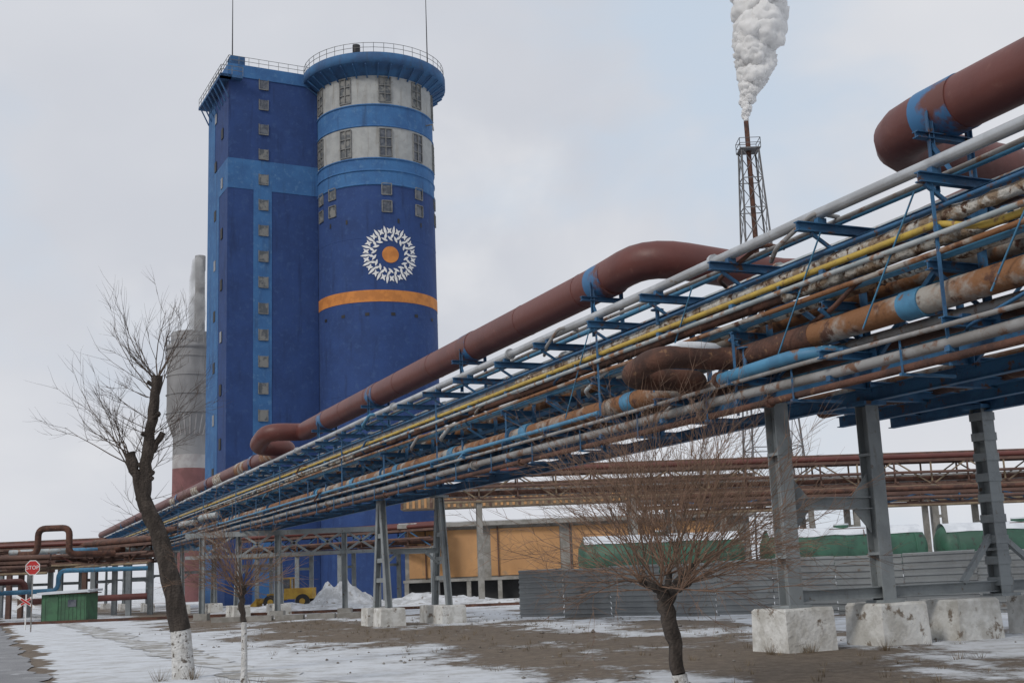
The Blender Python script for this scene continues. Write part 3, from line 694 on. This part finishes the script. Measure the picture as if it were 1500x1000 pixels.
for k,o in ((1,.05),(-1,.08)):
    mb.beam((c.x-.5,c.y-o,z0+1.5-k*.32),(c.x+.5,c.y-o,z0+1.5+k*.32),.02,.14,whitep)
    mb.beam((c.x-.25,c.y-o-.012,z0+1.5-k*.16),(c.x+.25,c.y-o-.012,z0+1.5+k*.16),.02,.10,signred)
mb.obj('boards_and_post',rs)
ld=empty('wheel_loader');mb=MB();cx,cy=-20.0,104;z0=g(cy)
mb.abox(cx-.2,cx+2.2,cy-1,cy+1,z0+.8,z0+1.7,loady);mb.abox(cx-1.7,cx-.25,cy-.8,cy+.8,z0+.7,z0+1.3,loady)
mb.abox(cx-.9,cx+.3,cy-.7,cy+.7,z0+1.702,z0+2.5,glass);mb.abox(cx-1.0,cx+.4,cy-.8,cy+.8,z0+2.5,z0+2.62,loady)
for a in (-.95,.32): 
    for b in (-.75,.75): mb.beam((cx+a,cy+b,z0+1.3),(cx+a,cy+b,z0+2.5),.1,.1,loady)
for wx in (-1.3,1.4):
    for sy in (-1.1,1.1): mb.tube([(cx+wx,cy+sy-.2,z0+.6),(cx+wx,cy+sy+.2,z0+.6)],.6,rubber,20);mb.tube([(cx+wx,cy+sy-.22,z0+.6),(cx+wx,cy+sy+.22,z0+.6)],.25,loady,12)
for sy in (-.6,.6): mb.beam((cx-1.2,cy+sy,z0+1.2),(cx-2.6,cy+sy,z0+.5),.12,.25,loady)
mb.add([(cx-2.5,cy+q,z0+zz) if k!=1 else (cx-3.3,cy+q,z0+zz) for q in (-1.2,1.2) for k,zz in ((0,.95),(1,.15),(2,.2))],[(0,1,2),(5,4,3),(0,2,5,3),(1,4,5,2)],loady)
mb.obj('loader_body',ld)
def heap(name,cx,cy,rx,ry,h,mat=dsnow):
    mb=MB();n=32;vs=[];fs=[]
    for j in range(n+1):
        for i in range(n+1):
            u=i/n*2-1;v=j/n*2-1;d=math.hypot(u,v)
            zz=max(0,1-d)**1.0*h*(1+.8*noise.noise(Vector((u*2.5+cx,v*2.5,0)))+.4*noise.noise(Vector((u*8,v*8,cx)))+.2*noise.noise(Vector((u*20,v*20,cx))))
            vs.append((cx+u*rx,cy+v*ry,g(cy+v*ry)+zz-.03))
    for j in range(n):
        for i in range(n): a=j*(n+1)+i;fs.append((a,a+1,a+n+2,a+n+1))
    mb.add(vs,fs,mat,True);mb.obj(name)
heap('snow_pile',-14.5,98,3.6,3,2.0);heap('snow_pile',-8,103,7,3,.8);heap('snow_pile',-17,92,8,2.5,.6);heap('snow_pile',2,88,9,2.5,.6)
mb=MB()
for k in range(5): 
    p=Vector((-16+k*1.7,66+random.uniform(-.3,.3),0));mb.box((p.x,p.y,g(p.y)+.12),Vector((.75,random.uniform(-.1,.1),0)),Vector((0,.3,0)),Z*.14,conc)
mb.obj('concrete_kerb_blocks')
# ------------------------------------------------------------------ trees
def grow(mb,p,d,ln,r,depth,mat,spread=.6,up=.12,kids=(3,5),segs=4,kl=(.4,.7)):
    pts=[p.copy()];rad=[r];d=d.normalized();cur=p.copy()
    for i in range(segs):
        d=(d+Vector((random.gauss(0,.12),random.gauss(0,.12),random.gauss(0,.09)+up))).normalized()
        cur=cur+d*(ln/segs);pts.append(cur.copy());rad.append(r*(1-.72*(i+1)/segs))
    mb.tube(pts,rad,mat,5 if r>.012 else 3,cap=False)
    if depth>0:
        for k in range(random.randint(*kids)):
            i=random.uniform(.2,.98)*segs;j=min(segs-1,int(i));q=pts[j].lerp(pts[j+1],i-j)
            dd=(pts[j+1]-pts[j]).normalized();a=Vector((random.gauss(0,1),random.gauss(0,1),random.gauss(0,.8)))
            a=(a-dd*a.dot(dd)).normalized()
            grow(mb,q,dd+a*random.uniform(spread*.6,spread*1.4),ln*random.uniform(*kl),max(.0035,rad[j]*.62),depth-1,mat,spread,up,kids,max(3,segs-1),kl)
def rough_trunk(mb,pts,r,mat,n=14,amp=.12):
    out=[];rs=[]
    for i in range(len(pts)-1):
        for k in range(5):
            t=k/5;out.append(Vector(pts[i]).lerp(Vector(pts[i+1]),t)+Vector((random.gauss(0,.012),random.gauss(0,.012),0)));rs.append((r[i]*(1-t)+r[i+1]*t)*(1+amp*random.uniform(-1,1)))
    out[0]=Vector(pts[0]);out.append(Vector(pts[-1]));rs.append(r[-1]);mb.tube(out,rs,mat,n)
b=Vector((-6.6,23.7,g(23.7)-.05))
t1=empty('pruned_bare_tree');mb=MB()
P=[b+Vector(v) for v in ((.02,0,0),(-.06,0,.95),(-.42,0,2.6),(-.85,0.05,3.55),(-.80,.05,4.4),(-.72,.05,5.1),(-.60,0,6.0))]
mb.tube([P[0],P[0].lerp(P[1],.1),P[0].lerp(P[1],.5),P[1]],[.27,.225,.205,.195],white_wash,16)
rough_trunk(mb,P[1:],[.19,.165,.14,.115,.10,.105],bark)
S2=[P[3]+Vector((.05,0,-.25)),b+Vector((-1.0,0,4.0)),b+Vector((-1.14,0,4.45))];rough_trunk(mb,S2,[.12,.10,.115],bark)
rough_trunk(mb,[P[4]+Vector((0,0,-.1)),P[4]+Vector((.28,.1,.45))],[.08,.06],bark)
for k in range(7): 
    q=P[3].lerp(P[6],random.random());rough_trunk(mb,[q,q+Vector((random.choice((-1,1))*.16,random.uniform(-.1,.1),.1))],[.05,.045],bark,8)
mb.obj('trunk',t1);mb=MB()
for i in range(10):
    a=random.uniform(-1,1);grow(mb,P[6]-Z*random.uniform(0,.6),Vector((a*.9,random.uniform(-.8,.8),random.uniform(.5,1.1))),random.uniform(1.1,1.8),.015,2,twig,.5,.08,(4,6))
for i in range(9):
    grow(mb,S2[2]-Z*random.uniform(0,.4),Vector((random.uniform(-1.2,.2),random.uniform(-.8,.8),random.uniform(.3,1))),random.uniform(1.1,1.8),.014,2,twig,.5,.07,(4,6))
for i in range(20):
    t=random.uniform(0,1);q=P[3].lerp(P[6],t)
    grow(mb,q,Vector((random.choice((-1,1))*random.uniform(.4,1),random.uniform(-.7,.7),random.uniform(.1,.9))),random.uniform(.7,1.3),.011,2,twig,.5,.08,(3,5))
for i in range(8):
    grow(mb,P[2].lerp(P[3],random.random()),Vector((random.choice((-1,1)),random.uniform(-.5,.5),random.uniform(.1,.5))),.9,.009,1,twig)
mb.obj('twigs',t1)
b=Vector((-4.65,20.3,g(20.3)-.05));t2=empty('small_whitewashed_tree');mb=MB()
mb.tube([b,b+Z*.6+Vector((.01,0,0)),b+Z*1.15],[.062,.05,.046],white_wash,10)
rough_trunk(mb,[b+Z*1.15,b+Vector((-.03,0,1.5)),b+Vector((-.02,0,1.75))],[.046,.05,.07],bark,10)
mb.obj('trunk',t2);mb=MB();tp=b+Vector((-.02,0,1.7))
for i in range(36):
    a=random.uniform(0,2*math.pi);grow(mb,tp+Z*random.uniform(-.2,.15),Vector((math.cos(a),math.sin(a),random.uniform(.0,2.0))),random.uniform(.65,1.15),.010,2,twigo,.6,.03,(4,5),3)
mb.obj('twigs',t2)
b=Vector((2.15,17.2,g(17.2)-.05));t3=empty('round_bare_tree');mb=MB()
mb.tube([b,b+Vector((.02,0,.1)),b+Vector((0,0,.28))],[.14,.12,.11],white_wash,14)
rough_trunk(mb,[b+Vector((0,0,.28)),b+Vector((-.06,0,.8)),b+Vector((-.12,0,1.2)),b+Vector((-.1,0,1.42))],[.11,.10,.11,.13],bark,14,.15)
tp=b+Vector((-.1,0,1.35));lim=[]
for k in range(9):
    a=k*2*math.pi/9+random.uniform(-.3,.3);q=tp+Vector((math.cos(a)*.42,math.sin(a)*.42,random.uniform(.0,.45)))
    rough_trunk(mb,[tp,tp.lerp(q,.5)+Z*.03,q],[.075,.05,.042],bark,8,.15);lim.append(q)
mb.obj('trunk',t3);mb=MB()
for q in lim+[tp+Z*.3,tp+Z*.3,tp+Vector((.3,0,.2))]:
    for i in range(8):
        a=random.uniform(0,2*math.pi);o=(q-tp);o.z=0
        dr=o*random.uniform(.8,2.8)+Vector((math.cos(a)*.7+.12,math.sin(a)*.7,random.uniform(-.1,1.7)))
        grow(mb,q,dr,random.uniform(1.5,2.5),.012,2,twigo,.55,.015,(5,7),5,(.3,.6))
mb.obj('twigs',t3)
# dry grass tufts
mb=MB();dry=M('dry_grass',(.20,.15,.09),(.12,.09,.06),4)
def tuft(x,y,n,h):
    for i in range(n):
        a=random.uniform(0,6.28);r_=random.uniform(0,.15);p=Vector((x+r_*math.cos(a),y+r_*math.sin(a),g(y)));q=p+Vector((math.cos(a)*h*.5,math.sin(a)*h*.5,h*random.uniform(.5,1)))
        sdv=Vector((-math.sin(a),math.cos(a),0))*.004;mb.add([p-sdv,p+sdv,q],[(0,1,2)],dry)
for i in range(520):
    s=random.uniform(-14,40);w_=random.choice((random.gauss(-3,2.5),random.gauss(2,3)));p=RK(s,w_,0);tuft(p.x,p.y,16,random.uniform(.06,.2))
for x,y in ((-6.9,23.2),(-6.3,23.3),(-4.9,20.1),(-4.4,20.0),(5.6,24.0),(7,23.8),(4.8,23.9)): tuft(x,y,50,.32)
mb.obj('dry_grass')
mb=MB();stn=M('stones',(.14,.12,.10),(.25,.24,.22),2)
for i in range(500):
    s=random.uniform(-14,45);w_=random.uniform(-9,9);p=RK(s,w_,0);r_=random.uniform(.012,.05)*(2.2 if random.random()<.05 else 1)
    c=Vector((p.x,p.y,g(p.y)+r_*.3))
    vs=[c+Vector(d)*r_*random.uniform(.6,1.2) for d in ((1,0,0),(0,1,0),(-1,0,0),(0,-1,0),(0,0,.8),(0,0,-.8))]
    mb.add(vs,[(0,1,4),(1,2,4),(2,3,4),(3,0,4),(1,0,5),(2,1,5),(3,2,5),(0,3,5)],stn)
mb.obj('loose_stones')
